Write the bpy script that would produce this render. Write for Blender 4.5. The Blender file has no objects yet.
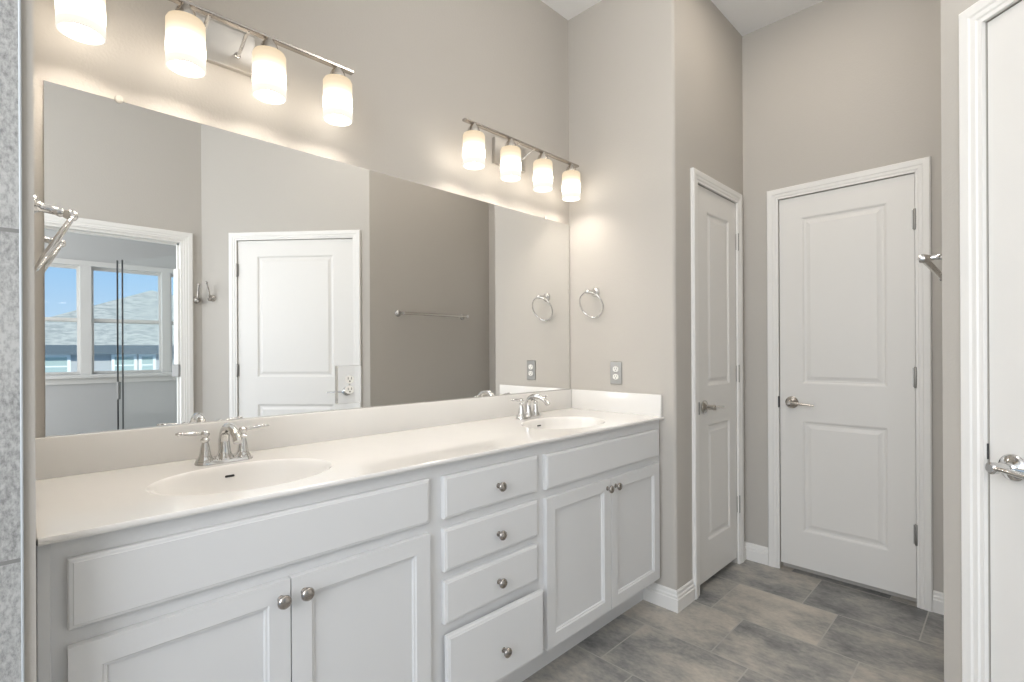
import bpy, bmesh, math, random
from mathutils import Vector, Matrix

random.seed(4)
scn = bpy.context.scene
COL = scn.collection

# ------------------------------------------------------------------ camera
FPX, YAW, ROLL, CX, CY, CH = 499.22, math.radians(45.2176), math.radians(-0.2945), 511.31, 350.68, 1.2305
cam_d = bpy.data.cameras.new('camera')
cam_d.sensor_fit = 'HORIZONTAL'
cam_d.sensor_width = 36.0
cam_d.lens = 36.0 * FPX / 1024.0
cam_d.shift_x = (512 - CX) / 1024.0
cam_d.shift_y = (CY - 341) / 1024.0
cam_d.clip_start = 0.02
cam_d.clip_end = 300
cam = bpy.data.objects.new('camera', cam_d)
COL.objects.link(cam)
_F = Vector((-math.sin(YAW), math.cos(YAW), 0))
_R = Vector((math.cos(YAW), math.sin(YAW), 0))
_U = Vector((0, 0, 1))
_R3 = _R * math.cos(ROLL) + _U * math.sin(ROLL)
_U3 = _U * math.cos(ROLL) - _R * math.sin(ROLL)
cm = Matrix.Identity(4)
for i in range(3):
    cm[i][0] = _R3[i]; cm[i][1] = _U3[i]; cm[i][2] = -_F[i]
cm[2][3] = CH
cam.matrix_world = cm
scn.camera = cam

# ------------------------------------------------------------------ exposure, sky
scn.view_settings.view_transform = 'Standard'
scn.view_settings.look = 'None'
scn.view_settings.gamma = 1.0
scn.view_settings.use_curve_mapping = False
scn.view_settings.exposure = 0.50

SKY = 0.72
world = bpy.data.worlds.new('sky')
scn.world = world
world.use_nodes = True
wn = world.node_tree
wn.nodes.clear()
_tc = wn.nodes.new('ShaderNodeTexCoord')
_sp = wn.nodes.new('ShaderNodeSeparateXYZ')
_rp = wn.nodes.new('ShaderNodeValToRGB')
_bg = wn.nodes.new('ShaderNodeBackground')
_wo = wn.nodes.new('ShaderNodeOutputWorld')
wn.links.new(_tc.outputs['Generated'], _sp.inputs[0])
wn.links.new(_sp.outputs['Z'], _rp.inputs[0])
wn.links.new(_rp.outputs[0], _bg.inputs[0])
wn.links.new(_bg.outputs[0], _wo.inputs[0])
_rp.color_ramp.elements[0].position = 0.0
_rp.color_ramp.elements[0].color = (0.62, 0.80, 0.98, 1)
_rp.color_ramp.elements[1].position = 0.55
_rp.color_ramp.elements[1].color = (0.26, 0.52, 0.95, 1)
_e = _rp.color_ramp.elements.new(0.12)
_e.color = (0.40, 0.66, 0.98, 1)
_bg.inputs[1].default_value = SKY

def area_light(name, loc, target, sx, sy, power, color):
    d = bpy.data.lights.new(name, 'AREA')
    d.shape = 'RECTANGLE'; d.size = sx; d.size_y = sy
    d.energy = power; d.color = color
    o = bpy.data.objects.new(name, d)
    COL.objects.link(o)
    o.location = loc
    o.rotation_euler = (Vector(target) - Vector(loc)).to_track_quat('-Z', 'Y').to_euler()
    return o

# soft fill light added behind the viewpoint, standing in for daylight
area_light('rear_fill', (-0.15, -1.45, 1.9), (-0.6, 2.5, 1.6), 1.7, 1.8, 39.0, (1.0, 0.985, 0.965))
# fill light added to brighten the next room, from its open side out of view
area_light('next_room_fill', (2.0, -1.40, 1.6), (2.0, 1.5, 1.3), 1.9, 2.2, 38.0, (1.0, 0.98, 0.95))
sd = bpy.data.lights.new('sun', 'SUN'); sd.energy = 3.0; sd.angle = 0.01; sd.color = (1.0, 0.91, 0.80)
so = bpy.data.objects.new('sun', sd); COL.objects.link(so)
so.rotation_euler = Vector((0.82, 0.0, -0.52)).to_track_quat('-Z', 'Y').to_euler()

# ------------------------------------------------------------------ key dimensions (metres)
XM = -1.7494          # mirror surface
XWL = -1.7544         # plaster behind the mirror
YE = 2.2036           # end wall of the vanity alcove
XE = -1.1246          # closet side wall
YF = 3.049            # far wall
XT = -0.1432          # towel bar wall
XO = 0.8411           # wall opposite the mirror
ZC = 3.0785           # ceiling
YL = 0.0215            # vanity alcove left wall
A45 = math.radians(41.0)
WLEN = (XO - XT) / math.cos(A45)
W0 = (XT, 1.7343 - XT * math.tan(A45))      # start of the angled wall
ZDOOR = 2.068         # top of door slabs

# ------------------------------------------------------------------ materials
def nodes_of(m):
    m.use_nodes = True
    nt = m.node_tree
    return nt, nt.nodes.get('Principled BSDF')

def mat(name, col, rough=0.5, metal=0.0, bump=0.0, bscale=80.0, spec=0.5, vary=0.0, coat=0.0):
    m = bpy.data.materials.new(name)
    nt, b = nodes_of(m)
    b.inputs['Base Color'].default_value = (*col, 1)
    b.inputs['Roughness'].default_value = rough
    b.inputs['Metallic'].default_value = metal
    b.inputs['Specular IOR Level'].default_value = spec
    b.inputs['Coat Weight'].default_value = coat
    b.inputs['Coat Roughness'].default_value = 0.06
    geo = nt.nodes.new('ShaderNodeNewGeometry')
    if bump:
        n = nt.nodes.new('ShaderNodeTexNoise')
        n.inputs['Scale'].default_value = bscale
        n.inputs['Detail'].default_value = 3
        nt.links.new(geo.outputs['Position'], n.inputs['Vector'])
        bp = nt.nodes.new('ShaderNodeBump')
        bp.inputs['Strength'].default_value = bump
        bp.inputs['Distance'].default_value = 0.004
        nt.links.new(n.outputs['Fac'], bp.inputs['Height'])
        nt.links.new(bp.outputs['Normal'], b.inputs['Normal'])
    if vary:
        n2 = nt.nodes.new('ShaderNodeTexNoise')
        n2.inputs['Scale'].default_value = 6
        nt.links.new(geo.outputs['Position'], n2.inputs['Vector'])
        mx = nt.nodes.new('ShaderNodeMix'); mx.data_type = 'RGBA'
        mx.inputs['A'].default_value = (*[c * (1 - vary) for c in col], 1)
        mx.inputs['B'].default_value = (*[min(1, c * (1 + vary)) for c in col], 1)
        nt.links.new(n2.outputs['Fac'], mx.inputs['Factor'])
        nt.links.new(mx.outputs['Result'], b.inputs['Base Color'])
    return m

M = {}
M['wall'] = mat('greige_wall_paint', (0.505, 0.477, 0.437), 0.75, bump=0.16, bscale=130, spec=0.25)
M['ceil'] = mat('white_ceiling_paint', (0.88, 0.88, 0.88), 0.85, bump=0.1, bscale=120, spec=0.2)
M['trim'] = mat('white_trim_paint', (0.80, 0.785, 0.755), 0.38, spec=0.4)
M['door'] = mat('white_door_paint', (0.76, 0.742, 0.71), 0.42, spec=0.4)
M['cab'] = mat('white_cabinet_paint', (0.74, 0.742, 0.742), 0.36, spec=0.45)
M['marble'] = mat('cultured_marble', (0.80, 0.784, 0.757), 0.10, spec=0.5, vary=0.03, coat=0.3)
M['chrome'] = mat('polished_chrome', (0.66, 0.655, 0.645), 0.07, 1.0)
M['nickel'] = mat('brushed_nickel', (0.60, 0.57, 0.53), 0.27, 1.0)
M['knobs'] = mat('dark_satin_nickel', (0.44, 0.41, 0.38), 0.24, 1.0)
M['steel'] = mat('steel_plate', (0.34, 0.33, 0.31), 0.42, 1.0)
M['device'] = mat('white_plastic', (0.82, 0.81, 0.77), 0.35)
M['dark'] = mat('dark_slot', (0.015, 0.015, 0.015), 0.6)
M['strikeplate'] = mat('dark_edge', (0.05, 0.05, 0.05), 0.5)  # dark finish of the door strike plates
M['glassedge'] = mat('dark_glass_edge', (0.13, 0.13, 0.125), 0.4)
M['mirror'] = mat('mirror_silver', (0.93, 0.935, 0.93), 0.0, 1.0)
M['mirrorplate'] = mat('mirrored_plate', (0.88, 0.88, 0.87), 0.02, 1.0)
M['clip'] = mat('clear_plastic', (0.60, 0.57, 0.52), 0.2)
M['tiletrim'] = mat('grey_tile_trim', (0.50, 0.53, 0.55), 0.4)
M['lampplate'] = mat('satin_lamp_plate', (0.55, 0.53, 0.50), 0.45, 1.0)
M['greyplate'] = mat('grey_hardware', (0.30, 0.30, 0.29), 0.5)
M['vinyl'] = mat('window_vinyl', (0.74, 0.73, 0.70), 0.45)
M['roomgrey'] = mat('pale_grey_paint', (0.56, 0.56, 0.55), 0.8, spec=0.2)
M['siding'] = mat('grey_blue_siding', (0.40, 0.45, 0.48), 0.8)
M['fascia'] = mat('dark_fascia', (0.09, 0.13, 0.16), 0.7)
M['whitetrim'] = mat('house_trim', (0.72, 0.82, 0.86), 0.6)
M['housepane'] = mat('house_glass', (0.34, 0.47, 0.48), 0.4)

def roof_mat():
    m = bpy.data.materials.new('asphalt_shingles')
    nt, b = nodes_of(m)
    geo = nt.nodes.new('ShaderNodeNewGeometry')
    mp = nt.nodes.new('ShaderNodeMapping'); mp.inputs['Scale'].default_value = (14, 7, 10)
    nt.links.new(geo.outputs['Position'], mp.inputs['Vector'])
    n = nt.nodes.new('ShaderNodeTexNoise'); n.inputs['Scale'].default_value = 1.0; n.inputs['Detail'].default_value = 2
    nt.links.new(mp.outputs[0], n.inputs['Vector'])
    rp = nt.nodes.new('ShaderNodeValToRGB'); e = rp.color_ramp.elements
    e[0].position = 0.35; e[0].color = (0.30, 0.33, 0.31, 1)
    e[1].position = 0.65; e[1].color = (0.46, 0.48, 0.44, 1)
    nt.links.new(n.outputs['Fac'], rp.inputs[0]); nt.links.new(rp.outputs[0], b.inputs['Base Color'])
    b.inputs['Roughness'].default_value = 0.95
    return m
M['roof'] = roof_mat()

def floor_mat():
    m = bpy.data.materials.new('slate_look_floor_tile')
    nt, b = nodes_of(m)
    N, L = nt.nodes, nt.links
    geo = N.new('ShaderNodeNewGeometry')
    sp = N.new('ShaderNodeSeparateXYZ'); L.new(geo.outputs['Position'], sp.inputs[0])
    def math_n(op, a, b2=None):
        n = N.new('ShaderNodeMath'); n.operation = op
        for k, v in enumerate((a, b2)):
            if v is None: continue
            if isinstance(v, (int, float)): n.inputs[k].default_value = v
            else: L.new(v, n.inputs[k])
        return n.outputs[0]
    W_, H_ = 0.442, 0.3475
    ry = math_n('DIVIDE', math_n('SUBTRACT', sp.outputs['Y'], 1.655), H_)
    row = math_n('FLOOR', ry)
    fy = math_n('SUBTRACT', ry, row)
    rx = math_n('DIVIDE', math_n('SUBTRACT', math_n('SUBTRACT', sp.outputs['X'], math_n('MULTIPLY', row, 0.2945)), -1.17), W_)
    col = math_n('FLOOR', rx)
    fx = math_n('SUBTRACT', rx, col)
    ex = math_n('MULTIPLY', math_n('MINIMUM', fx, math_n('SUBTRACT', 1.0, fx)), W_)
    ey = math_n('MULTIPLY', math_n('MINIMUM', fy, math_n('SUBTRACT', 1.0, fy)), H_)
    edge = math_n('MINIMUM', ex, ey)
    grout = math_n('LESS_THAN', edge, 0.0026)
    cid = N.new('ShaderNodeCombineXYZ'); L.new(col, cid.inputs[0]); L.new(row, cid.inputs[1])
    wn_ = N.new('ShaderNodeTexWhiteNoise'); wn_.noise_dimensions = '3D'; L.new(cid.outputs[0], wn_.inputs['Vector'])
    # cloudy veins, shifted on every tile
    off = N.new('ShaderNodeVectorMath'); off.operation = 'MULTIPLY_ADD'
    L.new(wn_.outputs['Color'], off.inputs[0]); off.inputs[1].default_value = (7, 7, 7)
    L.new(geo.outputs['Position'], off.inputs[2])
    mp = N.new('ShaderNodeMapping'); mp.inputs['Scale'].default_value = (2.6, 3.6, 1); L.new(off.outputs[0], mp.inputs['Vector'])
    n1 = N.new('ShaderNodeTexNoise'); n1.inputs['Scale'].default_value = 1.5; n1.inputs['Detail'].default_value = 10; n1.inputs['Roughness'].default_value = 0.66
    L.new(mp.outputs[0], n1.inputs['Vector'])
    mp2 = N.new('ShaderNodeMapping'); mp2.inputs['Scale'].default_value = (45, 75, 1); L.new(off.outputs[0], mp2.inputs['Vector'])
    n2 = N.new('ShaderNodeTexNoise'); n2.inputs['Scale'].default_value = 1.0; n2.inputs['Detail'].default_value = 4
    L.new(mp2.outputs[0], n2.inputs['Vector'])
    f = math_n('ADD', math_n('MULTIPLY', n1.outputs['Fac'], 0.85), math_n('MULTIPLY', n2.outputs['Fac'], 0.20))
    f = math_n('ADD', f, math_n('MULTIPLY', math_n('SUBTRACT', wn_.outputs['Value'], 0.5), 0.19))
    rp = N.new('ShaderNodeValToRGB')
    e = rp.color_ramp.elements
    e[0].position = 0.34; e[0].color = (0.14, 0.142, 0.142, 1)
    e[1].position = 0.78; e[1].color = (0.62, 0.56, 0.475, 1)
    a = e.new(0.47); a.color = (0.27, 0.267, 0.255, 1)
    a = e.new(0.60); a.color = (0.435, 0.405, 0.36, 1)
    L.new(f, rp.inputs[0])
    mx = N.new('ShaderNodeMix'); mx.data_type = 'RGBA'
    L.new(grout, mx.inputs['Factor']); L.new(rp.outputs[0], mx.inputs['A']); mx.inputs['B'].default_value = (0.42, 0.40, 0.37, 1)
    L.new(mx.outputs['Result'], b.inputs['Base Color'])
    b.inputs['Roughness'].default_value = 0.42
    bp = N.new('ShaderNodeBump'); bp.inputs['Strength'].default_value = 0.25; bp.inputs['Distance'].default_value = 0.002
    L.new(math_n('SUBTRACT', n1.outputs['Fac'], grout), bp.inputs['Height'])
    L.new(bp.outputs['Normal'], b.inputs['Normal'])
    return m
M['floor'] = floor_mat()

def walltile_mat():
    m = bpy.data.materials.new('grey_shower_tile')
    nt, b = nodes_of(m)
    N, L = nt.nodes, nt.links
    geo = N.new('ShaderNodeNewGeometry')
    sp = N.new('ShaderNodeSeparateXYZ'); L.new(geo.outputs['Position'], sp.inputs[0])
    def mt(op, a, b2):
        n = N.new('ShaderNodeMath'); n.operation = op
        for k, v in enumerate((a, b2)):
            if isinstance(v, (int, float)): n.inputs[k].default_value = v
            else: L.new(v, n.inputs[k])
        return n.outputs[0]
    rz = mt('DIVIDE', mt('SUBTRACT', sp.outputs['Z'], 0.908), 0.513)
    row = mt('FLOOR', rz, 0); fz = mt('SUBTRACT', rz, row)
    grout = mt('LESS_THAN', mt('MINIMUM', fz, mt('SUBTRACT', 1.0, fz)), 0.006)
    wn_ = N.new('ShaderNodeTexWhiteNoise'); wn_.noise_dimensions = '1D'; L.new(row, wn_.inputs['W'])
    n1 = N.new('ShaderNodeTexNoise'); n1.inputs['Scale'].default_value = 160; n1.inputs['Detail'].default_value = 4
    n1.inputs['Roughness'].default_value = 0.7
    mp = N.new('ShaderNodeMapping'); mp.inputs['Scale'].default_value = (1, 1, 0.55); L.new(geo.outputs['Position'], mp.inputs['Vector'])
    L.new(mp.outputs[0], n1.inputs['Vector'])
    n2 = N.new('ShaderNodeTexNoise'); n2.inputs['Scale'].default_value = 9; n2.inputs['Detail'].default_value = 3
    L.new(mp.outputs[0], n2.inputs['Vector'])
    f = mt('ADD', mt('MULTIPLY', n1.outputs['Fac'], 0.7), mt('MULTIPLY', n2.outputs['Fac'], 0.35))
    rp = N.new('ShaderNodeValToRGB'); e = rp.color_ramp.elements
    e[0].position = 0.36; e[0].color = (0.20, 0.20, 0.197, 1)
    e[1].position = 0.60; e[1].color = (0.48, 0.48, 0.468, 1)
    L.new(f, rp.inputs[0])
    mx = N.new('ShaderNodeMix'); mx.data_type = 'RGBA'
    L.new(grout, mx.inputs['Factor']); L.new(rp.outputs[0], mx.inputs['A']); mx.inputs['B'].default_value = (0.22, 0.22, 0.21, 1)
    L.new(mx.outputs['Result'], b.inputs['Base Color'])
    b.inputs['Roughness'].default_value = 0.5
    return m
M['walltile'] = walltile_mat()

def glass_mat(name, tint, gloss):
    m = bpy.data.materials.new(name)
    m.use_nodes = True
    nt = m.node_tree; nt.nodes.clear()
    o = nt.nodes.new('ShaderNodeOutputMaterial')
    t = nt.nodes.new('ShaderNodeBsdfTransparent'); t.inputs[0].default_value = (*tint, 1)
    g = nt.nodes.new('ShaderNodeBsdfGlossy'); g.inputs['Roughness'].default_value = 0.0
    mx = nt.nodes.new('ShaderNodeMixShader'); mx.inputs[0].default_value = gloss
    nt.links.new(t.outputs[0], mx.inputs[1]); nt.links.new(g.outputs[0], mx.inputs[2])
    nt.links.new(mx.outputs[0], o.inputs[0])
    return m
M['glass'] = glass_mat('clear_glass', (0.985, 0.995, 0.99), 0.007)

def shade_mat():
    m = bpy.data.materials.new('lit_opal_glass')
    m.use_nodes = True
    nt = m.node_tree; nt.nodes.clear()
    N, L = nt.nodes, nt.links
    o = N.new('ShaderNodeOutputMaterial')
    tc = N.new('ShaderNodeTexCoord'); sp = N.new('ShaderNodeSeparateXYZ')
    L.new(tc.outputs['Generated'], sp.inputs[0])
    rp = N.new('ShaderNodeValToRGB'); e = rp.color_ramp.elements
    e[0].position = 0.0; e[0].color = (1.0, 0.93, 0.82, 1)
    e[1].position = 1.0; e[1].color = (0.98, 0.76, 0.50, 1)
    for p, c in ((0.25, (1.0, 0.91, 0.80)), (0.40, (1.0, 0.91, 0.80)), (0.58, (1.0, 0.90, 0.77)), (0.72, (1.0, 0.83, 0.60))):
        a = e.new(p); a.color = (*c, 1)
    L.new(sp.outputs['Z'], rp.inputs[0])
    rs = N.new('ShaderNodeValToRGB'); e = rs.color_ramp.elements
    e[0].position = 0.0; e[0].color = (0.047, 0.047, 0.047, 1)
    e[1].position = 1.0; e[1].color = (0.038, 0.038, 0.038, 1)
    for p, v in ((0.12, 0.051), (0.22, 0.09), (0.30, 0.50), (0.40, 0.80), (0.48, 0.35), (0.56, 0.09), (0.68, 0.056), (0.82, 0.044)):
        a = e.new(p); a.color = (v, v, v, 1)
    rs.color_ramp.interpolation = 'EASE'
    L.new(sp.outputs['Z'], rs.inputs[0])
    ml = N.new('ShaderNodeMath'); ml.operation = 'MULTIPLY'; ml.inputs[1].default_value = 15.0
    L.new(rs.outputs[0], ml.inputs[0])
    em = N.new('ShaderNodeEmission')
    L.new(rp.outputs[0], em.inputs[0]); L.new(ml.outputs[0], em.inputs[1])
    df = N.new('ShaderNodeBsdfDiffuse'); df.inputs[0].default_value = (0.08, 0.077, 0.07, 1)
    ad = N.new('ShaderNodeAddShader')
    L.new(em.outputs[0], ad.inputs[0]); L.new(df.outputs[0], ad.inputs[1])
    L.new(ad.outputs[0], o.inputs[0])
    return m
M['shade'] = shade_mat()

def emit_mat(name, col, s):
    m = bpy.data.materials.new(name)
    m.use_nodes = True
    nt = m.node_tree; nt.nodes.clear()
    o = nt.nodes.new('ShaderNodeOutputMaterial'); e = nt.nodes.new('ShaderNodeEmission')
    e.inputs[0].default_value = (*col, 1); e.inputs[1].default_value = s
    nt.links.new(e.outputs[0], o.inputs[0])
    return m
M['bulb'] = emit_mat('lit_bulb', (1.0, 0.91, 0.80), 140.0)

# ------------------------------------------------------------------ mesh helpers
def new_bm():
    return bmesh.new()

def box(bm, x0, x1, y0, y1, z0, z1, bev=0.0, seg=1):
    r = bmesh.ops.create_cube(bm, size=1.0)
    vs = r['verts']
    for v in vs:
        v.co = Vector((x0 + (v.co.x + .5) * (x1 - x0), y0 + (v.co.y + .5) * (y1 - y0), z0 + (v.co.z + .5) * (z1 - z0)))
    if bev > 0:
        es = list({e for v in vs for e in v.link_edges})
        bmesh.ops.bevel(bm, geom=es, offset=bev, segments=seg, affect='EDGES', profile=0.5, clamp_overlap=True)
    return vs

def prism(bm, pts, z0, z1):
    a = [bm.verts.new((p[0], p[1], z0)) for p in pts]
    b = [bm.verts.new((p[0], p[1], z1)) for p in pts]
    n = len(pts)
    bm.faces.new(a[::-1]); bm.faces.new(b)
    for i in range(n):
        bm.faces.new((a[i], a[(i + 1) % n], b[(i + 1) % n], b[i]))

def lathe(bm, prof, mtx=None, seg=24, cap=True):
    """prof: (radius, height) pairs, turned about local z, then moved by mtx"""
    mtx = mtx or Matrix.Identity(4)
    rings = []
    for r, h in prof:
        if r < 1e-6:
            rings.append([bm.verts.new(mtx @ Vector((0, 0, h)))])
        else:
            rings.append([bm.verts.new(mtx @ Vector((r * math.cos(2 * math.pi * i / seg), r * math.sin(2 * math.pi * i / seg), h))) for i in range(seg)])
    for a, b in zip(rings, rings[1:]):
        for i in range(seg):
            j = (i + 1) % seg
            if len(a) == 1 and len(b) == 1: continue
            if len(a) == 1: bm.faces.new((a[0], b[j], b[i]))
            elif len(b) == 1: bm.faces.new((a[i], a[j], b[0]))
            else: bm.faces.new((a[i], a[j], b[j], b[i]))
    if cap:
        if len(rings[0]) > 1: bm.faces.new(rings[0][::-1])
        if len(rings[-1]) > 1: bm.faces.new(rings[-1])

def frame_z(loc, zdir):
    q = Vector(zdir).normalized().to_track_quat('Z', 'Y')
    return Matrix.Translation(Vector(loc)) @ q.to_matrix().to_4x4()

def tube(bm, pts, rad, seg=12, closed=False, flat=1.0):
    pts = [Vector(p) for p in pts]
    n = len(pts)
    if not isinstance(rad, (list, tuple)): rad = [rad] * n
    rings = []
    prev = None
    for i, p in enumerate(pts):
        if closed: t = pts[(i + 1) % n] - pts[i - 1]
        elif i == 0: t = pts[1] - p
        elif i == n - 1: t = p - pts[i - 1]
        else: t = pts[i + 1] - pts[i - 1]
        t.normalize()
        if prev is None:
            up = Vector((0, 0, 1)) if abs(t.z) < .9 else Vector((1, 0, 0))
            a = t.cross(up).normalized()
        else:
            a = (prev - t * prev.dot(t)).normalized()
        prev = a
        b = t.cross(a).normalized()
        rings.append([bm.verts.new(p + (a * math.cos(2 * math.pi * k / seg) + b * math.sin(2 * math.pi * k / seg) * flat) * rad[i]) for k in range(seg)])
    m = n if closed else n - 1
    for i in range(m):
        A, B = rings[i], rings[(i + 1) % n]
        for k in range(seg):
            j = (k + 1) % seg
            bm.faces.new((A[k], A[j], B[j], B[k]))
    if not closed:
        bm.faces.new(rings[0][::-1]); bm.faces.new(rings[-1])

def smooth_curve(ctrl, n=8):
    """Catmull-Rom through the control points"""
    P = [Vector(c) for c in ctrl]
    P = [P[0] * 2 - P[1]] + P + [P[-1] * 2 - P[-2]]
    out = []
    for i in range(1, len(P) - 2):
        for k in range(n):
            t = k / n
            a, b, c, d = P[i - 1:i + 3]
            out.append(0.5 * ((2 * b) + (c - a) * t + (2 * a - 5 * b + 4 * c - d) * t * t + (3 * b - a - 3 * c + d) * t ** 3))
    out.append(P[-2])
    return out

def obj(name, bm, m, parent=None, smooth=False, angle=35):
    bmesh.ops.recalc_face_normals(bm, faces=bm.faces)
    me = bpy.data.meshes.new(name)
    bm.to_mesh(me); bm.free()
    me.materials.append(M[m] if isinstance(m, str) else m)
    if smooth:
        for p in me.polygons: p.use_smooth = True
        try: me.set_sharp_from_angle(angle=math.radians(angle))
        except Exception: pass
    o = bpy.data.objects.new(name, me)
    COL.objects.link(o)
    if parent is not None: o.parent = parent
    return o

def tag(o, label, cat, group=None):
    o['label'] = label; o['category'] = cat
    if group: o['group'] = group
    return o

def thing(name, label, cat, loc=(0, 0, 0), rot=0.0, group=None):
    o = bpy.data.objects.new(name, None)
    o.empty_display_size = 0.05
    COL.objects.link(o)
    o.location = loc; o.rotation_euler = (0, 0, rot)
    return tag(o, label, cat, group)

def struct(name, bm, m, parent=None, smooth=False, label=None, cat=None):
    o = obj(name, bm, m, parent, smooth)
    if parent is None:
        o['kind'] = 'structure'
        if label: o['label'] = label; o['category'] = cat
    return o

def sroot(name, label, cat, loc, rot):
    o = bpy.data.objects.new(name, None)
    o.empty_display_size = 0.05
    COL.objects.link(o)
    o.location = loc; o.rotation_euler = (0, 0, rot)
    o['kind'] = 'structure'; o['label'] = label; o['category'] = cat
    return o

# ------------------------------------------------------------------ the room shell
FLO, CEI = 0.0, ZC
b = new_bm(); box(b, -1.95, 3.3, -1.6, 3.3, -0.06, 0.0)
struct('floor', b, 'floor', label='slate look floor of grey and tan rectangular tiles', cat='floor')
b = new_bm(); box(b, -1.95, 3.3, -1.6, 3.3, ZC, ZC + 0.1)
struct('ceiling', b, 'ceil', label='smooth white ceiling', cat='ceiling')
b = new_bm(); box(b, -1.95, XWL, -0.06, YE + 0.12, 0, ZC)
struct('wall_left', b, 'wall', label='greige textured wall behind the mirror and vanity lights', cat='wall')

# end wall of the alcove with its rounded outer corner
b = new_bm()
rr = 0.016
pts = [(-1.95, YE), (XE - rr, YE)]
for k in range(1, 7):
    a = -math.pi / 2 + k * math.pi / 12
    pts.append((XE - rr + rr * math.cos(a), YE + rr + rr * math.sin(a)))
pts += [(XE, YE + 0.13), (-1.95, YE + 0.13)]
prism(b, pts, 0, ZC)
struct('wall_end', b, 'wall', smooth=True, label='greige wall closing the right end of the vanity alcove', cat='wall')

def wall_with_door(name, x0, x1, d0, d1, th, loc, rot, label):
    """local frame: x along the wall, +y into the wall, recess for a door slab"""
    bm = new_bm()
    rec = 0.05
    box(bm, x0, d0, 0, rec, 0, ZC)
    box(bm, d1, x1, 0, rec, 0, ZC)
    box(bm, d0, d1, 0, rec, ZDOOR + 0.004, ZC)
    box(bm, x0, x1, rec, th, 0, ZC)
    o = struct(name, bm, 'wall', label=label, cat='wall')
    o.location = loc; o.rotation_euler = (0, 0, rot)
    return o

R90 = math.pi / 2
wall_with_door('wall_closet', YE + 0.12, YF + 0.12, 2.4285, 2.934 - 0.0 + 0.004, 0.12, (XE, 0, 0), R90, 'greige side wall holding the narrow closet door')
wall_with_door('wall_far', XE - 0.05, XT + 0.12, -0.932, -0.331, 0.12, (0, YF, 0), 0, 'greige far wall holding the panelled door')
b = new_bm(); box(b, XT, XT + 0.115, W0[1] + 0.0005, YF + 0.1, 0, ZC)
struct('wall_right', b, 'wall', label='greige wall carrying the long towel bar', cat='wall')
D45 = 0.127      # where the door slab of the angled wall starts along it
D45w = 0.893
wall_with_door('wall_angled', 0.0, WLEN, D45 - 0.003, D45 + D45w + 0.003, 0.12, (W0[0], W0[1], 0), -A45, 'greige angled wall holding the door at the right edge')
# wall opposite the mirror, with the cased opening to the next room
OY0, OY1, OZ = 0.05, 0.885, 2.062
b = new_bm()
box(b, XO, XO + 0.12, -1.5, OY0, 0, ZC)
box(b, XO, XO + 0.12, OY1, 1.08, 0, ZC)
box(b, XO, XO + 0.12, OY0, OY1, OZ, ZC)
struct('wall_opposite', b, 'wall', label='greige wall with a cased opening seen in the mirror', cat='wall')
# shower wall beside the vanity
b = new_bm(); box(b, -1.95, -1.100, -0.06, YL, 0, ZC)
box(b, -1.22, -1.1001, -1.5, -0.06, 0, ZC)
struct('wall_shower', b, 'wall', label='narrow painted wall end at the left edge of the vanity', cat='wall')
b = new_bm(); box(b, -1.0999, -1.094, -1.5, 0.0042, 0, ZC)
struct('wall_tile', b, 'walltile', label='grey stone look shower wall tiles at the left edge', cat='wall')
b = new_bm(); box(b, -1.0999, -1.0925, 0.0043, 0.0078, 0, ZC, 0.001)
struct('trim_1', b, 'tiletrim', label='slim white tile edge strip at the left', cat='trim')

# next room, seen through the opening in the mirror
XW = 3.0
b = new_bm(); box(b, XO + 0.12, 3.3, 2.0, 2.1, 0, ZC)
struct('wall_bedroom_side', b, 'roomgrey', label='pale grey side wall of the next room', cat='wall')
WY = [(-0.135, 0.452), (0.538, 1.125), (1.200, 1.787)]
WZ0, WZ1 = 1.015, 2.115
b = new_bm()
box(b, XW, XW + 0.15, -1.5, 2.0, 0, WZ0)
box(b, XW, XW + 0.15, -1.5, 2.0, WZ1, ZC)
box(b, XW, XW + 0.15, -1.5, WY[0][0] - 0.04, WZ0, WZ1)
box(b, XW, XW + 0.15, WY[2][1] + 0.04, 2.0, WZ0, WZ1)
struct('wall_window', b, 'roomgrey', label='pale grey wall under the triple window', cat='wall')

# ------------------------------------------------------------------ casings and baseboards
CASE = [(0, 0), (0, .011), (.010, .011), (.014, .014), (.026, .014), (.031, .017), (.053, .018), (.058, .014), (.058, 0)]
def casing(name, x0, x1, zt, loc, rot, label, prof=CASE, jamb=None):
    bm = new_bm()
    rows = []
    for d, h in prof:
        rows.append([bm.verts.new((x0 - d, -h, 0.0)), bm.verts.new((x0 - d, -h, zt + d)),
                     bm.verts.new((x1 + d, -h, zt + d)), bm.verts.new((x1 + d, -h, 0.0))])
    for A, B in zip(rows, rows[1:]):
        for k in range(3):
            bm.faces.new((A[k], A[k + 1], B[k + 1], B[k]))
    bm.faces.new([r[0] for r in rows]); bm.faces.new([r[3] for r in rows][::-1])
    if jamb:
        box(bm, x0 - 0.004, x0 + jamb, 0.001, 0.118, 0, zt)
        box(bm, x1 - jamb, x1 + 0.004, 0.001, 0.118, 0, zt)
        box(bm, x0 + jamb, x1 - jamb, 0.001, 0.118, zt - jamb, zt + 0.004)
        for s0, s1 in ((x0 + jamb, x0 + jamb + 0.012), (x1 - jamb - 0.012, x1 - jamb)):
            box(bm, s0, s1, 0.05, 0.085, 0, zt - jamb)
        box(bm, x0 + jamb, x1 - jamb, 0.05, 0.085, zt - jamb - 0.012, zt - jamb)
    o = struct(name, bm, 'trim', label=label, cat='trim')
    o.location = loc; o.rotation_euler = (0, 0, rot)
    return o
casing('trim_2', 2.4285, 2.938, ZDOOR + .003, (XE, 0, 0), R90, 'white casing around the narrow closet door')
casing('trim_3', -0.932, -0.331, ZDOOR + .003, (0, YF, 0), 0, 'white casing around the door on the far wall')
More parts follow.
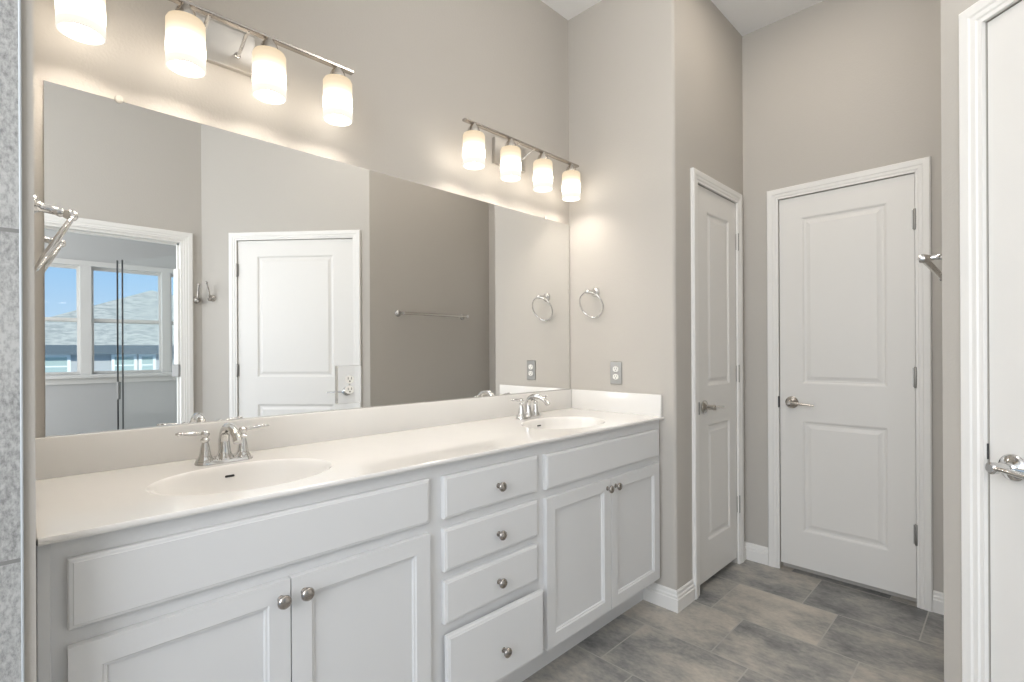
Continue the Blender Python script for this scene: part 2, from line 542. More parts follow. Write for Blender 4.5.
casing('trim_4', D45 - .003, D45 + D45w + .003, ZDOOR + .003, (W0[0], W0[1], 0), -A45, 'white casing around the door at the right edge')
casing('trim_5', -OY1, -OY0, OZ, (XO, 0, 0), -R90, 'white casing around the opening seen in the mirror', jamb=0.018)

BASE = [(0.0, 0.0), (0.014, 0.0), (0.014, 0.058), (0.011, 0.062), (0.011, 0.072), (0.007, 0.078), (0.006, 0.091), (0.002, 0.098), (0, 0.098)]
def baseboard(name, path, label):
    """path: floor polyline; the room lies on the right hand side"""
    bm = new_bm()
    P = [Vector((p[0], p[1])) for p in path]
    n = len(P)
    nor = []
    for i in range(n):
        ds = []
        if i > 0: ds.append((P[i] - P[i - 1]).normalized())
        if i < n - 1: ds.append((P[i + 1] - P[i]).normalized())
        ns = [Vector((d.y, -d.x)) for d in ds]
        if len(ns) == 1: nor.append(ns[0])
        else:
            m = (ns[0] + ns[1]).normalized(); nor.append(m / max(0.2, m.dot(ns[0])))
    rows = [[bm.verts.new((P[i].x + nor[i].x * d, P[i].y + nor[i].y * d, z)) for d, z in BASE] for i in range(n)]
    for A, B in zip(rows, rows[1:]):
        for k in range(len(BASE) - 1):
            bm.faces.new((A[k], A[k + 1], B[k + 1], B[k]))
        bm.faces.new((A[-1], A[0], B[0], B[-1]))
    bm.faces.new(rows[0]); bm.faces.new(rows[-1][::-1])
    return struct(name, bm, 'trim', label=label, cat='baseboard')
baseboard('baseboard_end', [(-1.2935, YE), (XE, YE), (XE, 2.3700)], 'white moulded baseboard wrapping the alcove end corner')
baseboard('baseboard_far', [(XE, 2.998), (XE, YF), (-0.991, YF)], 'white baseboard in the corner between two doors')
baseboard('baseboard_right', [(-0.272, YF), (XT, YF), (XT, 1.90)], 'white baseboard right of the far door')

# ------------------------------------------------------------------ doors
def panel_mesh(bm, x0, x1, z0, z1, t, panels, loops, bev=0.0):
    """front skin at y=0 facing -y with sunk rectangular panels, plus a body of thickness t"""
    zs = sorted({z0, z1, *[q for p in panels for q in (p[2], p[3])]})
    def quad(a, c, e, f, y=0.0):
        bm.faces.new([bm.verts.new(v) for v in ((a, y, e), (c, y, e), (c, y, f), (a, y, f))])
    px0, px1 = panels[0][0], panels[0][1]
    quad(x0, px0, z0, z1); quad(px1, x1, z0, z1)
    for lo, hi in zip(zs, zs[1:]):
        if any(abs(p[2] - lo) < 1e-6 and abs(p[3] - hi) < 1e-6 for p in panels): continue
        quad(px0, px1, lo, hi)
    for p in panels:
        prev = None
        for ins, dep in loops:
            cur = [bm.verts.new(v) for v in ((p[0] + ins, dep, p[2] + ins), (p[1] - ins, dep, p[2] + ins), (p[1] - ins, dep, p[3] - ins), (p[0] + ins, dep, p[3] - ins))]
            if prev:
                for k in range(4):
                    bm.faces.new((prev[k], prev[(k + 1) % 4], cur[(k + 1) % 4], cur[k]))
            prev = cur
        bm.faces.new(prev)
    # edges and back
    c = [bm.verts.new(v) for v in ((x0, 0, z0), (x1, 0, z0), (x1, 0, z1), (x0, 0, z1))]
    d = [bm.verts.new(v) for v in ((x0, t, z0), (x1, t, z0), (x1, t, z1), (x0, t, z1))]
    for k in range(4): bm.faces.new((c[k], c[(k + 1) % 4], d[(k + 1) % 4], d[k]))
    bm.faces.new(d[::-1])
    bmesh.ops.remove_doubles(bm, verts=bm.verts, dist=1e-5)

DOORLOOP = [(0, 0), (.006, .002), (.012, .0075), (.022, .0085), (.032, .006), (.042, .0025)]
HZ = ((1.80, 1.895), (1.045, 1.140), (0.295, 0.390))

def lever(parent, x, z, side, metal='nickel'):
    """lever handle on a door face (local -y is outward), the grip runs toward `side`"""
    bm = new_bm()
    lathe(bm, [(0, 0), (.033, 0), (.033, .004), (.029, .009), (.018, .013), (.013, .018), (.012, .045), (.0145, .048), (.0145, .060), (.010, .064), (0, .065)],
          frame_z((x, -0.0005, z), (0, -1, 0)), 28)
    pts = smooth_curve([(x, -.054, z), (x + side * .03, -.056, z + .001), (x + side * .07, -.055, z - .003), (x + side * .118, -.050, z - .006)], 6)
    n = len(pts)
    tube(bm, pts, [.0105 - .0035 * i / (n - 1) for i in range(n)], 12, flat=.75)
    return obj('lever_handle', bm, metal, parent, True)

def hinge(parent, x, z0, z1):
    bm = new_bm()
    lathe(bm, [(0, z0 - .004), (.005, z0 - .003), (.0065, z0), (.0065, z1), (.005, z1 + .003), (0, z1 + .004)], Matrix.Translation((x, -0.0075, 0)), 12)
    for k in range(1, 5):
        zz = z0 + (z1 - z0) * k / 5
        lathe(bm, [(.0070, zz - .0008), (.0070, zz + .0008)], Matrix.Translation((x, -0.0075, 0)), 12)
    box(bm, x - .011, x + .011, -.0022, 0.0, z0 + .002, z1 - .002)
    return obj('hinge', bm, 'steel', parent, True)

def door(name, label, x0, x1, px0, px1, loc, rot, hx, lx, side, rec=0.003, strike=0.0035, metal='nickel'):
    r = sroot(name, label, 'door', loc, rot)
    bm = new_bm()
    panel_mesh(bm, x0, x1, 0.036, ZDOOR, 0.035, [(px0, px1, 0.233, 0.840), (px0, px1, 1.040, 1.952)], DOORLOOP)
    s = obj('door_slab', bm, 'door', r); s.location = (0, rec, 0)
    lever(r, lx, 0.937, side, metal)
    for z0, z1 in HZ: hinge(r, hx, z0, z1)
    # strike plate in the jamb on the latch side
    bm = new_bm()
    sx = x0 - .0035 if hx > (x0 + x1) / 2 else x1 + .0035
    if strike: box(bm, sx - strike, sx + .002, -.0135, .0, .905, .968, .0008)
    else: box(bm, sx - .001, sx + .0025, -.002, .002, .945, .985)
    obj('strike_plate', bm, 'strikeplate', r)
    return r
# all distances along x of the door's own wall
door('door_1', 'narrow white two panel closet door beside the vanity alcove', 2.4315, 2.9350, 2.560, 2.847, (XE, 0, 0), R90, 2.945, 2.510, 1)
door('door_2', 'white two panel door on the far wall with nickel lever', -0.929, -0.334, -0.819, -0.440, (0, YF, 0), 0, -0.332, -0.868, 1)
door('door_3', 'white door at the right edge with chrome lever', D45, D45 + D45w, D45 + .150, D45 + D45w - .150, (W0[0], W0[1], 0), -A45, D45 + D45w + .002, D45 + .060, 1, strike=0.0, metal='chrome')

# ------------------------------------------------------------------ triple window of the next room
wr = sroot('window_1', 'white triple window with sky behind it seen in the mirror', 'window', (XW, 0, 0), -R90)
def lx(y): return -y
b = new_bm()
edges = [WY[0][0] - .04, WY[0][0], WY[0][1], WY[1][0], WY[1][1], WY[2][0], WY[2][1], WY[2][1] + .04]
for k in range(0, 8, 2): box(b, lx(edges[k + 1]), lx(edges[k]), -.006, .10, WZ0, WZ1)
box(b, lx(edges[-1]), lx(edges[0]), -.012, .10, WZ1 - .02, WZ1 + .03)
box(b, lx(edges[-1]) - .03, lx(edges[0]) + .03, -.05, .10, WZ0 - .035, WZ0, .004)
box(b, lx(edges[-1]) - .01, lx(edges[0]) + .01, -.014, .0, WZ0 - .09, WZ0 - .035)
obj('window_frame', b, 'vinyl', wr)
for y0, y1 in WY:
    b = new_bm()
    zm = 1.556
    for z0, z1, yy in ((WZ0, zm + .02, .03), (zm - .02, WZ1 - .02, .055)):
        box(b, lx(y1), lx(y1) + .022, yy, yy + .025, z0, z1); box(b, lx(y0) - .022, lx(y0), yy, yy + .025, z0, z1)
        box(b, lx(y1) + .022, lx(y0) - .022, yy + .001, yy + .024, z0, z0 + .03); box(b, lx(y1) + .022, lx(y0) - .022, yy + .001, yy + .024, z1 - .03, z1)
    s = obj('sash', b, 'vinyl', wr)
    b = new_bm(); box(b, lx(y1) + .01, lx(y0) - .01, .041, .044, WZ0 + .01, zm); box(b, lx(y1) + .01, lx(y0) - .01, .066, .069, zm, WZ1 - .03)
    obj('pane', b, 'glass', s)

# neighbouring house beyond the window
HXW = 9.0
hs = thing('neighbor_house', 'blue grey house with pale hipped shingle roof outside the window', 'house', (HXW, 2.5, -3.0))
def hb(): return new_bm()
b = hb(); box(b, 0.20, 7.5, -3.1, 5.2, 0, 4.22); obj('siding_wall', b, 'siding', hs)
b = hb()
e = [(0, -3.35, 4.37), (0, 5.5, 4.37), (8, 5.5, 4.37), (8, -3.35, 4.37)]
ap = [(2.35, -0.15, 5.75), (5.5, -0.15, 5.75)]
ev = [b.verts.new(p) for p in e]; av = [b.verts.new(p) for p in ap]
for f in ((ev[0], ev[1], av[0]), (ev[1], ev[2], av[1], av[0]), (ev[2], ev[3], av[1]), (ev[3], ev[0], av[0], av[1]), tuple(ev[::-1])): b.faces.new(f)
obj('hip_roof', b, 'roof', hs)
b = hb(); box(b, 0, .03, -3.35, 5.5, 4.22, 4.38); box(b, 0, .25, -3.35, 5.5, 4.20, 4.22); obj('fascia', b, 'fascia', hs)
for y0, y1 in ((-2.24, -1.81), (-1.06, -0.79), (-0.62, -0.47)):
    z0, z1 = 3.80, 4.15
    y0 -= 0.04
    b = hb()
    box(b, .16, .21, y0 - .05, y0, z0 - .04, z1 + .05); box(b, .16, .21, y1, y1 + .05, z0 - .04, z1 + .05)
    box(b, .16, .21, y0, y1, z1, z1 + .05); box(b, .16, .21, y0, y1, z0 - .05, z0); box(b, .175, .20, y0, y1, (z0 + z1) / 2 - .012, (z0 + z1) / 2 + .012)
    w = obj('house_window', b, 'whitetrim', hs)
    b = hb(); box(b, .18, .1995, y0, y1, z0, z1); obj('pane', b, 'housepane', w)
b = new_bm(); box(b, 4.0, 40, -25, 35, -3.06, -3.0)
struct('ground_outside', b, 'siding', label='ground between the houses', cat='ground')

# ------------------------------------------------------------------ clear glass door ajar in the opening
hp = Vector((XO + 0.035, 0.855)); ep = Vector((1.52, 0.575))
gl = (ep - hp).length
ga = math.atan2(ep.y - hp.y, ep.x - hp.x)
gd = thing('glass_door', 'clear glass door standing ajar in the opening, seen in the mirror', 'door', (hp.x, hp.y, 0.0), ga)
b = new_bm(); box(b, 0.02, gl, -.005, .005, .012, 1.955); obj('glass_panel', b, 'glass', gd)
b = new_bm(); box(b, gl, gl + .0025, -.006, .006, .01, 1.965); box(b, gl - .062, gl - .060, -.006, .006, .01, 1.965)
obj('edge_strip', b, 'glassedge', gd)
b = new_bm(); box(b, -.012, .032, -.010, .010, 1.141, 1.85, .002); obj('hinge_rail', b, 'device', gd)
for z in (0.29, 1.095):
    b = new_bm(); box(b, -.02, .055, -.012, .012, z - .045, z + .045, .003); obj('hinge', b, 'greyplate', gd)
b = new_bm()
box(b, gl - .020, gl - .002, -.011, .011, .86, 1.0, .003)
obj('handle_plate', b, 'greyplate', gd)

# ------------------------------------------------------------------ vanity cabinets (local x = world y, local -y = out of the wall)
XB, XFF, XDF = XWL, -1.2085, -1.1900       # back, face frame, door fronts
CABZ0, CABZ1 = 0.130, 0.8975
DTH = 0.0180
SHAKER = [(0, 0), (.003, .0035), (.0075, .0045), (.010, .0095)]

def cab_root(name, label, y0, y1, group=None):
    return thing(name, label, 'cabinet', (XDF, y0, 0), R90, group)
# in this frame: local y = XDF - x  -> front face y=0, face frame y=.0185, back ~ .56
FFY = XDF - XFF
BKY = XDF - XB - 0.002

def carcass(root, w, openings):
    bm = new_bm()
    box(bm, 0, w, FFY, FFY + .019, CABZ0, CABZ1)
    box(bm, 0, .016, FFY + .0191, BKY, CABZ0, CABZ1); box(bm, w - .016, w, FFY + .0191, BKY, CABZ0, CABZ1)
    box(bm, .0161, w - .0161, FFY + .0191, BKY, CABZ0, CABZ0 + .016)
    box(bm, .0161, w - .0161, BKY - .006, BKY, CABZ0 + .0161, CABZ1)
    return obj('body', bm, 'cab', root)
def toe(root, w):
    bm = new_bm(); box(bm, 0, w, XDF + 1.2935, BKY, 0.0, CABZ0)
    return obj('toe_kick', bm, 'cab', root)
def knob(parent, x, z, y=0.0):
    bm = new_bm()
    lathe(bm, [(0, 0), (.0085, 0), (.0085, .002), (.0055, .004), (.0052, .013), (.0075, .0155), (.0145, .018), (.0158, .0215), (.0145, .0255), (.009, .0285), (0, .0295)],
          frame_z((x, y, z), (0, -1, 0)), 24)
    return obj('knob', bm, 'knobs', parent, True, 50)
def slab_front(name, root, x0, x1, z0, z1, y=0.0):
    bm = new_bm()
    ins = .008
    loops = [(x0, x1, z0, z1, FFY), (x0, x1, z0, z1, .0045), (x0 + .0025, x1 - .0025, z0 + .0025, z1 - .0025, .0022),
             (x0 + .007, x1 - .007, z0 + .007, z1 - .007, .0015), (x0 + .0085, x1 - .0085, z0 + .0085, z1 - .0085, 0.0)]
    prev = None; first = None
    for a, c, e, f, yy in loops:
        cur = [bm.verts.new(v) for v in ((a, yy, e), (c, yy, e), (c, yy, f), (a, yy, f))]
        if prev:
            for k in range(4): bm.faces.new((prev[k], prev[(k + 1) % 4], cur[(k + 1) % 4], cur[k]))
        else: first = cur
        prev = cur
    bm.faces.new(prev); bm.faces.new(first[::-1])
    o = obj(name, bm, 'cab', root); o.location = (0, y, 0)
    return o
def shaker_door(root, x0, x1, z0, z1, kx, kz):
    bm = new_bm()
    st = 0.047
    panel_mesh(bm, x0, x1, z0, z1, DTH, [(x0 + st, x1 - st, z0 + st, z1 - st)], SHAKER)
    es = [e for e in bm.edges if all(abs(v.co.y) < 1e-6 for v in e.verts) and
          (all(abs(v.co.x - x0) < 1e-6 for v in e.verts) or all(abs(v.co.x - x1) < 1e-6 for v in e.verts) or
           all(abs(v.co.z - z0) < 1e-6 for v in e.verts) or all(abs(v.co.z - z1) < 1e-6 for v in e.verts))]
    bmesh.ops.bevel(bm, geom=es, offset=.004, segments=2, affect='EDGES', profile=0.5)
    d = obj('door', bm, 'cab', root)
    knob(d, kx, kz)
    return d

YA, Y1, Y2, YB = 0.0240, 0.8715, 1.3315, YE - 0.002
def sink_cabinet(label, y0, y1, d0, dm, d1, zf, zd, k):
    r = cab_root('sink_cabinet', label, y0, y1, 'vanity base cabinets')
    carcass(r, y1 - y0, None); toe(r, y1 - y0)
    slab_front('false_front', r, d0 - y0, d1 - y0, zf[0], zf[1])
    shaker_door(r, d0 - y0, dm - .0015 - y0, zd[0], zd[1], k[0] - y0, k[2])
    shaker_door(r, dm + .0015 - y0, d1 - y0, zd[0], zd[1], k[1] - y0, k[2])
    return r
cl = sink_cabinet('white two door sink cabinet at the left, nearest the grey shower tile', YA, Y1, 0.064, 0.4535, 0.8475, (0.733, 0.861), (0.150, 0.702), (0.431, 0.484, 0.662))
b = new_bm(); box(b, 0, .0185, FFY - .005, FFY - .0003, CABZ0, CABZ1, .0015); obj('scribe_strip', b, 'cab', cl)
r = cab_root('drawer_cabinet', 'white cabinet with four stacked drawers between the two sink cabinets', Y1, Y2, 'vanity base cabinets')
carcass(r, Y2 - Y1, None); toe(r, Y2 - Y1)
for z0, z1 in ((0.731, 0.858), (0.573, 0.701), (0.417, 0.546)):
    d = slab_front('drawer', r, .8995 - Y1, 1.3125 - Y1, z0, z1)
    knob(d, 1.118 - Y1, (z0 + z1) / 2 - .005)
d = slab_front('drawer', r, .9030 - Y1, 1.3185 - Y1, 0.162, 0.384)
d.location = (0, -0.009, 0); d.rotation_euler = (0, 0, -0.022)
knob(d, 1.124 - Y1, 0.256)
sink_cabinet('white two door sink cabinet at the right, against the end wall', Y2, YB, 1.357, 1.764, 2.168, (0.726, 0.854), (0.146, 0.694), (1.737, 1.797, 0.658))

# ------------------------------------------------------------------ countertop with two moulded basins
CT, CTH = 0.911, 0.013
XCF = -1.1854
ctop = thing('vanity_countertop', 'long glossy off-white double basin countertop with backsplash', 'countertop', (0, 0, 0))
BAS = [(-1.412, 0.430), (-1.412, 1.728)]
BA, BB = 0.218, 0.163
NS = 72
b = new_bm()
outer = [(XWL + .001, 0.0256), (XWL + .001, YE - .001), (XCF, YE - .001), (XCF, 0.0256)]
ov = [b.verts.new((x, y, CT)) for x, y in outer]
edges_ = [b.edges.new((ov[i], ov[(i + 1) % 4])) for i in range(4)]
for cx_, cy_ in BAS:
    ring = [b.verts.new((cx_ + BB * math.cos(2 * math.pi * k / NS), cy_ + BA * math.sin(2 * math.pi * k / NS), CT)) for k in range(NS)]
    edges_ += [b.edges.new((ring[k], ring[(k + 1) % NS])) for k in range(NS)]
bmesh.ops.triangle_fill(b, use_beauty=True, use_dissolve=False, edges=edges_)
# drop any triangles that filled the bowls
for f in list(b.faces):
    c = f.calc_center_median()
    if any(((c.x - x) / BB) ** 2 + ((c.y - y) / BA) ** 2 < 0.97 for x, y in BAS): b.faces.remove(f)
# front and side edges, slightly rounded
def edge_strip(bm, p0, p1, nrm):
    prof = [(0, 0), (.0015, -.0015), (.003, -.005), (.003, -CTH + .004), (.001, -CTH), (-.02, -CTH)]
    A = [bm.verts.new((p0[0] + nrm[0] * d, p0[1] + nrm[1] * d, CT + z)) for d, z in prof]
    B = [bm.verts.new((p1[0] + nrm[0] * d, p1[1] + nrm[1] * d, CT + z)) for d, z in prof]
    for k in range(len(prof) - 1): bm.faces.new((A[k], A[k + 1], B[k + 1], B[k]))
edge_strip(b, (XCF, 0.0256), (XCF, YE - .001), (1, 0))
edge_strip(b, (XWL + .001, 0.0256), (XCF, 0.0256), (0, -1))
for f in b.faces:
    if f.normal.z < -0.5 and abs(f.calc_center_median().z - CT) < 1e-4: f.normal_flip()
for ring_ in [[(x, y) for x, y in outer[0:2]], [(x, y) for x, y in outer[1:3]]]:
    q = [b.verts.new((x, y, z)) for (x, y), z in ((ring_[0], CT), (ring_[1], CT), (ring_[1], CT - CTH), (ring_[0], CT - CTH))]
    b.faces.new(q)
obj('slab', b, 'marble', ctop)
for cx_, cy_ in BAS:
    b = new_bm()
    prof = [(1.0, 0), (.992, .0004), (.975, .002), (.955, .006), (.93, .014), (.89, .030), (.83, .052), (.74, .076), (.62, .097), (.48, .112), (.32, .121), (.16, .126), (.075, .128)]
    rings = []
    for e_, dz in prof:
        rings.append([b.verts.new((cx_ + BB * e_ * math.cos(2 * math.pi * k / NS), cy_ + BA * e_ * math.sin(2 * math.pi * k / NS), CT - dz)) for k in range(NS)])
    for A, B in zip(rings, rings[1:]):
        for k in range(NS): b.faces.new((A[k], A[(k + 1) % NS], B[(k + 1) % NS], B[k]))
    b.faces.new(rings[-1])
    bn = obj('basin', b, 'marble', ctop, True, 80)
    b = new_bm(); lathe(b, [(0, .0), (.020, .0), (.022, .002), (.019, .004), (.012, .003), (0, .006)], Matrix.Translation((cx_, cy_, CT - .129)), 20)
    obj('drain', b, 'chrome', bn, True)
    # overflow slot in the back of the bowl
    b = new_bm(); box(b, -.012, .012, -.003, .003, -.0035, .0035, .002)
    s = obj('overflow_slot', b, 'dark', bn)
    s.location = (cx_ - BB * .885, cy_ - .004, CT - .029)
    s.rotation_euler = Matrix(((0, -.55, -.84), (1, 0, 0), (0, -.84, .55))).to_euler()
b = new_bm(); box(b, XWL + .001, -1.7294, 0.0240, YE - .0012, CT - .001, 1.0158, .004, 2); obj('backsplash', b, 'marble', ctop, True)
b = new_bm(); box(b, -1.7294, -1.190, YE - .0205, YE - .0012, CT - .001, 1.0158, .004, 2); obj('side_splash', b, 'marble', ctop, True)

# ------------------------------------------------------------------ faucets
def faucet(label, y, x=-1.628):
    r = thing('faucet', label, 'faucet', (x, y, CT + .0004), R90, 'chrome two handle faucets')
    bm = new_bm()
    out = []
    for k in range(40):
        a = 2 * math.pi * k / 40
        cx_ = .051 if math.cos(a) > 0 else -.051
        out.append((cx_ + .027 * math.cos(a), .027 * math.sin(a)))
    def ringz(s, z):
        res = []
        for px, py in out:
            c = .051 if px > 0 else -.051
            res.append(bm.verts.new((c + (px - c) * s, py * s, z)))
        return res
    R_ = [ringz(1, 0), ringz(1, .006), ringz(.93, .010), ringz(.70, .0125)]
    for A, B in zip(R_, R_[1:]):
        for k in range(40): bm.faces.new((A[k], A[(k + 1) % 40], B[(k + 1) % 40], B[k]))
    bm.faces.new(R_[-1]); bm.faces.new(R_[0][::-1])
    obj('base_plate', bm, 'chrome', r, True)
    bm = new_bm()
    lathe(bm, [(.026, .008), (.025, .016), (.019, .024), (.017, .034), (.016, .046)], seg=24)
    path = smooth_curve([(0, .0, .035), (0, .003, .068), (0, -.012, .098), (0, -.048, .112), (0, -.092, .103), (0, -.122, .078)], 7)
    n = len(path)
    tube(bm, path, [.0165 - .006 * (i / (n - 1)) for i in range(n)], 16)
    lathe(bm, [(.0122, 0), (.0122, .009), (.0105, .010)], frame_z((0, -.119, .083), (0, -.62, -.75)), 18)
    obj('spout', bm, 'chrome', r, True, 50)
    for s in (-1, 1):
        bm = new_bm()
        lathe(bm, [(.024, .008), (.0235, .014), (.0185, .020), (.0155, .028), (.0115, .054), (.0085, .066), (.0115, .070), (.0125, .074), (.0095, .078), (.008, .081), (.0115, .086), (.013, .092), (.0105, .099), (0, .103)],
              Matrix.Translation((s * .051, 0, 0)), 24)
        h = obj('handle', bm, 'chrome', r, True, 50)
        bm = new_bm()
        lathe(bm, [(.0045, 0), (.0045, .012), (.0065, .020), (.0070, .034), (.0045, .050), (.0062, .053), (.0062, .056), (.0042, .058), (.0060, .062), (.0048, .066), (.0022, .068), (.0038, .070), (0, .072)],
              frame_z((s * .056, 0, .0925), (s * 1.0, -.10, .10)), 16)
        obj('lever', bm, 'chrome', h, True, 50)
    r.scale = (.97, 1, .94)
    return r
faucet('chrome arched faucet at the left basin', 0.432)
faucet('chrome arched faucet at the right basin near the end wall', 1.729)

# ------------------------------------------------------------------ frameless mirror with clear clips
mr = thing('wall_mirror', 'large frameless mirror above the vanity backsplash', 'mirror', (XM, 0.0, 1.0162), R90)
MY0, MY1, MZ = 0.0530, YE - 0.0085, 0.914
b = new_bm(); box(b, MY0, MY1, 0.0, 0.0048, 0, MZ)
obj('mirror_glass', b, 'mirror', mr)
for y in (0.206, 1.993):
    b = new_bm()
    lathe(b, [(0, 0), (.0105, 0), (.0105, .004), (.008, .0065), (.004, .007), (.004, .006), (0, .006)], frame_z((y, -0.0002, MZ + .004), (0, -1, 0)), 20)
    obj('mirror_clip', b, 'clip', mr, True)

# ------------------------------------------------------------------ outlets
def outlet(label, loc, rot, w, h, plate, th=.005):
    r = thing('outlet', label, 'outlet', loc, rot, None)
    b = new_bm(); box(b, -w / 2, w / 2, -th, 0, -h / 2, h / 2, .002)
    obj('cover_plate', b, plate, r)
    for s in (-1, 1):
        b = new_bm()
        prof = []
        for k in range(24):
            a = 2 * math.pi * k / 24
            prof.append((max(-.0165, min(.0165, .0185 * math.cos(a))), .0145 * math.sin(a) + s * .0195))
        f0 = [b.verts.new((x, .0005 - th, z)) for x, z in prof]; f1 = [b.verts.new((x, -.0025 - th, z)) for x, z in prof]
        b.faces.new(f1)
        for k in range(24): b.faces.new((f0[k], f0[(k + 1) % 24], f1[(k + 1) % 24], f1[k]))
        rc = obj('receptacle', b, 'device', r)
        b = new_bm()
        zc = s * .0195
        box(b, -.0075, -.0055, -.0029 - th, -.0024 - th, zc - .001, zc + .008); box(b, .0055, .0075, -.0029 - th, -.0024 - th, zc - .001, zc + .008)
        lathe(b, [(.0028, 0), (.0028, .0006)], frame_z((0, -.0024 - th, zc - .007), (0, -1, 0)), 10)
        obj('slots', b, 'dark', rc)
    b = new_bm(); lathe(b, [(0.003, 0), (.003, .001), (0, .0015)], frame_z((0, -th, 0), (0, -1, 0)), 10)
    obj('screw', b, 'nickel', r)
    return r
outlet('white outlet in a mirrored plate set into the mirror', (XM - .0001, 0.879, 1.108), R90, 0.096, 0.140, 'mirrorplate', th=.010)
outlet('white outlet in a steel plate on the end wall under the towel ring', (-1.450, YE - .0005, 1.1130), 0, 0.070, 0.117, 'steel')

# ------------------------------------------------------------------ towel rings
def towel_ring(label, loc, rot, tipd=0.078, sag=-0.003):
    r = thing('towel_ring', label, 'towel ring', loc, rot, 'chrome towel rings')
    b = new_bm()
    lathe(b, [(0, 0), (.026, 0), (.026, .005), (.022, .010), (.014, .014), (.010, .022), (.009, .045), (.011, .054), (.0085, .058), (.011, .064), (.013, tipd - .006), (.010, tipd + .002), (0, tipd + .006)],
          frame_z((0, 0, 0), (0, -tipd, sag)), 24)
    obj('post', b, 'chrome', r, True, 50)
    b = new_bm()
    R0 = 0.072
    # hangs from the end of the post and leans back to rest on the wall
    top = Vector((0, -tipd + .006, sag - .002)); lean = math.asin((tipd - .016) / (2 * R0))
    dn = Vector((0, math.sin(lean), -math.cos(lean)))
    pts = []
    for k in range(48):
        a = 2 * math.pi * k / 48
        pts.append(top + dn * (R0 - R0 * math.cos(a)) + Vector((R0 * math.sin(a), 0, 0)))
    tube(b, pts, .0042, 10, closed=True)
    obj('ring', b, 'chrome', r, True, 80)
    return r
towel_ring('chrome towel ring on the end wall above the steel outlet', (-1.576, YE - .0003, 1.541), 0)
towel_ring('chrome towel ring at the left edge, mounted on the near alcove wall', (-1.545, YL + .0003, 1.563), math.pi, 0.080, -.014)

# ------------------------------------------------------------------ towel bar on the right wall
tb = thing('towel_bar', 'chrome towel bar on the wall behind the angled corner', 'towel bar', (XT - .0003, 2.415, 1.523), -R90)
for s in (-1, 1):
    b = new_bm()
    lathe(b, [(0, 0), (.026, 0), (.026, .005), (.022, .010), (.014, .014), (.010, .022), (.009, .045), (.012, .054), (.015, .064), (.013, .074), (0, .079)], frame_z((s * .318, 0, 0), (0, -1, 0)), 22)
    obj('post', b, 'chrome', tb, True, 50)
b = new_bm(); tube(b, [(-.318, -.064, 0), (.318, -.064, 0)], .0105, 14); obj('bar', b, 'nickel', tb, True)

# ------------------------------------------------------------------ robe hooks
def robe_hook(label, loc, rot):
    r = thing('robe_hook', label, 'hook', loc, rot, 'double robe hooks')
    b = new_bm()
    lathe(b, [(0, 0), (.022, 0), (.022, .004), (.018, .009), (.011, .013), (.009, .020), (0, .026)], frame_z((0, 0, 0), (0, -1, 0)), 22)
    obj('rosette', b, 'nickel', r, True, 50)
    b = new_bm()
    p = smooth_curve([(0, -.014, 0), (0, -.034, .012), (0, -.044, .045), (0, -.060, .088)], 6)
    tube(b, p, [.0072 - .002 * i / (len(p) - 1) for i in range(len(p))], 10)
    lathe(b, [(0, -.008), (.006, -.005), (.0085, 0), (.006, .005), (0, .008)], Matrix.Translation((0, -.061, .091)), 12)
    obj('upper_prong', b, 'knobs', r, True, 60)
    b = new_bm()
    p = smooth_curve([(0, -.014, -.002), (0, -.026, -.016), (0, -.040, -.016), (0, -.046, -.002)], 6)
    tube(b, p, .0055, 10)
    obj('lower_prong', b, 'knobs', r, True, 60)
    r.scale = (1.2, 1.15, 1.2)
    return r
def on45(d, z, off=0.0003):
    return (W0[0] + math.cos(A45) * d - math.sin(A45) * off, W0[1] - math.sin(A45) * d - math.cos(A45) * off, z)
robe_hook('robe hook on the angled wall, the complete one in the mirror', on45(WLEN - 0.088, 1.640), -A45)
robe_hook('robe hook partly behind the white casing in the mirror', (XO - .0003, 0.968, 1.625), -R90)

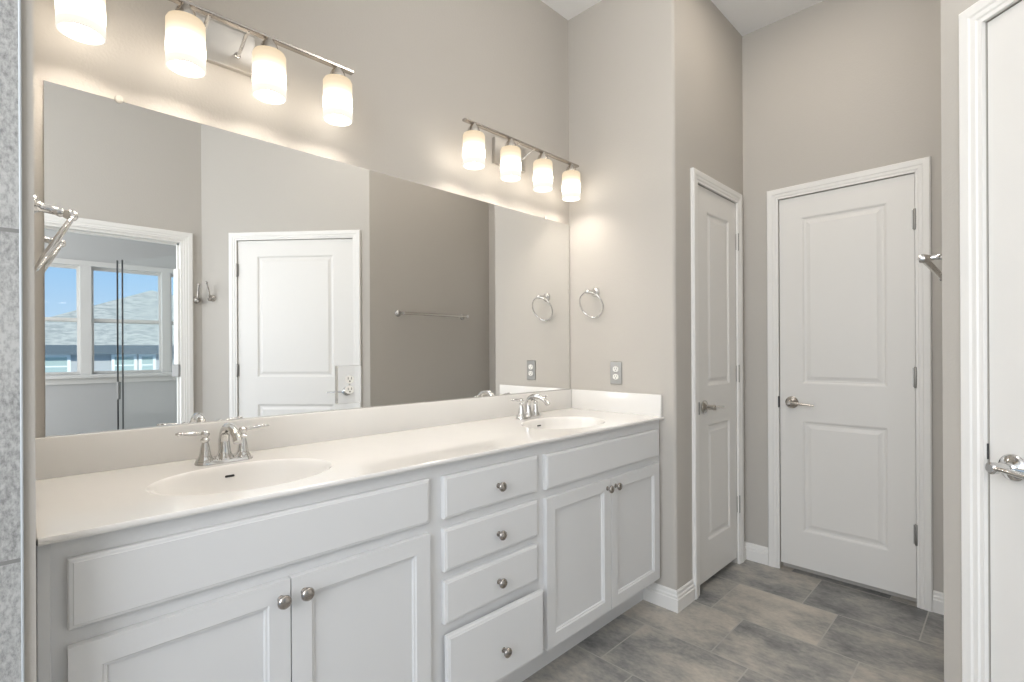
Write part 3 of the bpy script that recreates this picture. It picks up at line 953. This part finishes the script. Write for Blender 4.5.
# ------------------------------------------------------------------ vanity lights
def vanity_light(label, yc):
    XB_ = -1.622
    r = thing('vanity_light', label, 'wall lamp', (XWL - .0, yc, 2.188), R90, 'four shade vanity lights')
    yb = XWL - XB_           # local y of the bar (negative = out from the wall)
    b = new_bm()
    box(b, -.105, .105, -.022, -.0002, -.062, .062, .004, 2)
    obj('back_plate', b, 'lampplate', r, True)
    for s in (-1, 1):
        b = new_bm()
        p = smooth_curve([(s * .052, -.021, -.018), (s * .052, -.050, -.016), (s * .052, -.095, .004), (s * .052, yb, .012)], 6)
        tube(b, p, .0055, 10)
        lathe(b, [(0, 0), (.010, 0), (.010, .004), (.006, .008), (0, .009)], frame_z((s * .052, -.021, -.018), (0, -1, 0)), 14)
        obj('arm', b, 'chrome', r, True, 50)
    b = new_bm()
    box(b, -.388, .388, yb - .011, yb + .011, .008, .018, .002)
    obj('bar', b, 'knobs', r)
    for k in range(4):
        x = (k - 1.5) * .2215
        b = new_bm()
        lathe(b, [(0, .010), (.012, .010), (.014, .004), (.022, -.006), (.028, -.022), (.030, -.0315), (0, -.0315)], Matrix.Translation((x, yb, 0)), 24)
        cup = obj('socket_cup', b, 'nickel', r, True, 50)
        b = new_bm()
        Rr = .0475
        lathe(b, [(.020, -.0320), (.038, -.0320), (.044, -.0345), (Rr, -.0415), (Rr, -.168), (Rr - .0005, -.1695), (Rr - .0035, -.1695), (Rr - .004, -.168), (Rr - .004, -.0415), (.038, -.036), (.020, -.036)], seg=36, cap=False)
        sh = obj('shade', b, 'shade', r, True, 60)
        sh.location = (x, yb, 0)
        b = new_bm()
        bmesh.ops.create_icosphere(b, subdivisions=2, radius=.024)
        bl = obj('bulb', b, 'bulb', sh, True, 180)
        bl.location = (0, 0, -.130)
    return r
vanity_light('brushed nickel four shade bar light above the left basin', 0.450)
vanity_light('brushed nickel four shade bar light above the right basin', 1.723)

# ------------------------------------------------------------------ opal globe added out of view to brighten ceiling and walls
cl_ = thing('fill_globe', 'added unseen opal glass fill globe hanging close under the white ceiling', 'added fill lamp', (-0.65, 1.30, ZC), 0)
b = new_bm(); lathe(b, [(0, -.0004), (.065, -.0004), (.065, -.012), (.050, -.022), (.012, -.026), (.012, -.13), (.045, -.135), (.045, -.165), (0, -.165)], seg=28); obj('canopy', b, 'nickel', cl_, True)
b = new_bm(); bmesh.ops.create_uvsphere(b, u_segments=24, v_segments=14, radius=.125); g_ = obj('globe', b, emit_mat('fill_globe_glow', (1.0, 0.95, 0.88), 12.0), cl_, True, 180)
g_.location = (0, 0, -.285)

# flush ceiling disc added out of view to brighten the door corner
fl_ = thing('fill_disc', 'added unseen flat white fill disc flush with the ceiling between the two doors', 'added fill lamp', (-0.66, 2.40, ZC), 0)
b = new_bm(); lathe(b, [(.118, -.0004), (.150, -.0004), (.148, -.014), (.118, -.018)], seg=36, cap=False); obj('trim_ring', b, 'device', fl_, True)
b = new_bm(); lathe(b, [(0, -.010), (.1175, -.010), (.1175, -.0125), (0, -.016)], seg=36); obj('lens', b, emit_mat('fill_disc_glow', (1.0, 0.90, 0.78), 18.0), fl_, True)
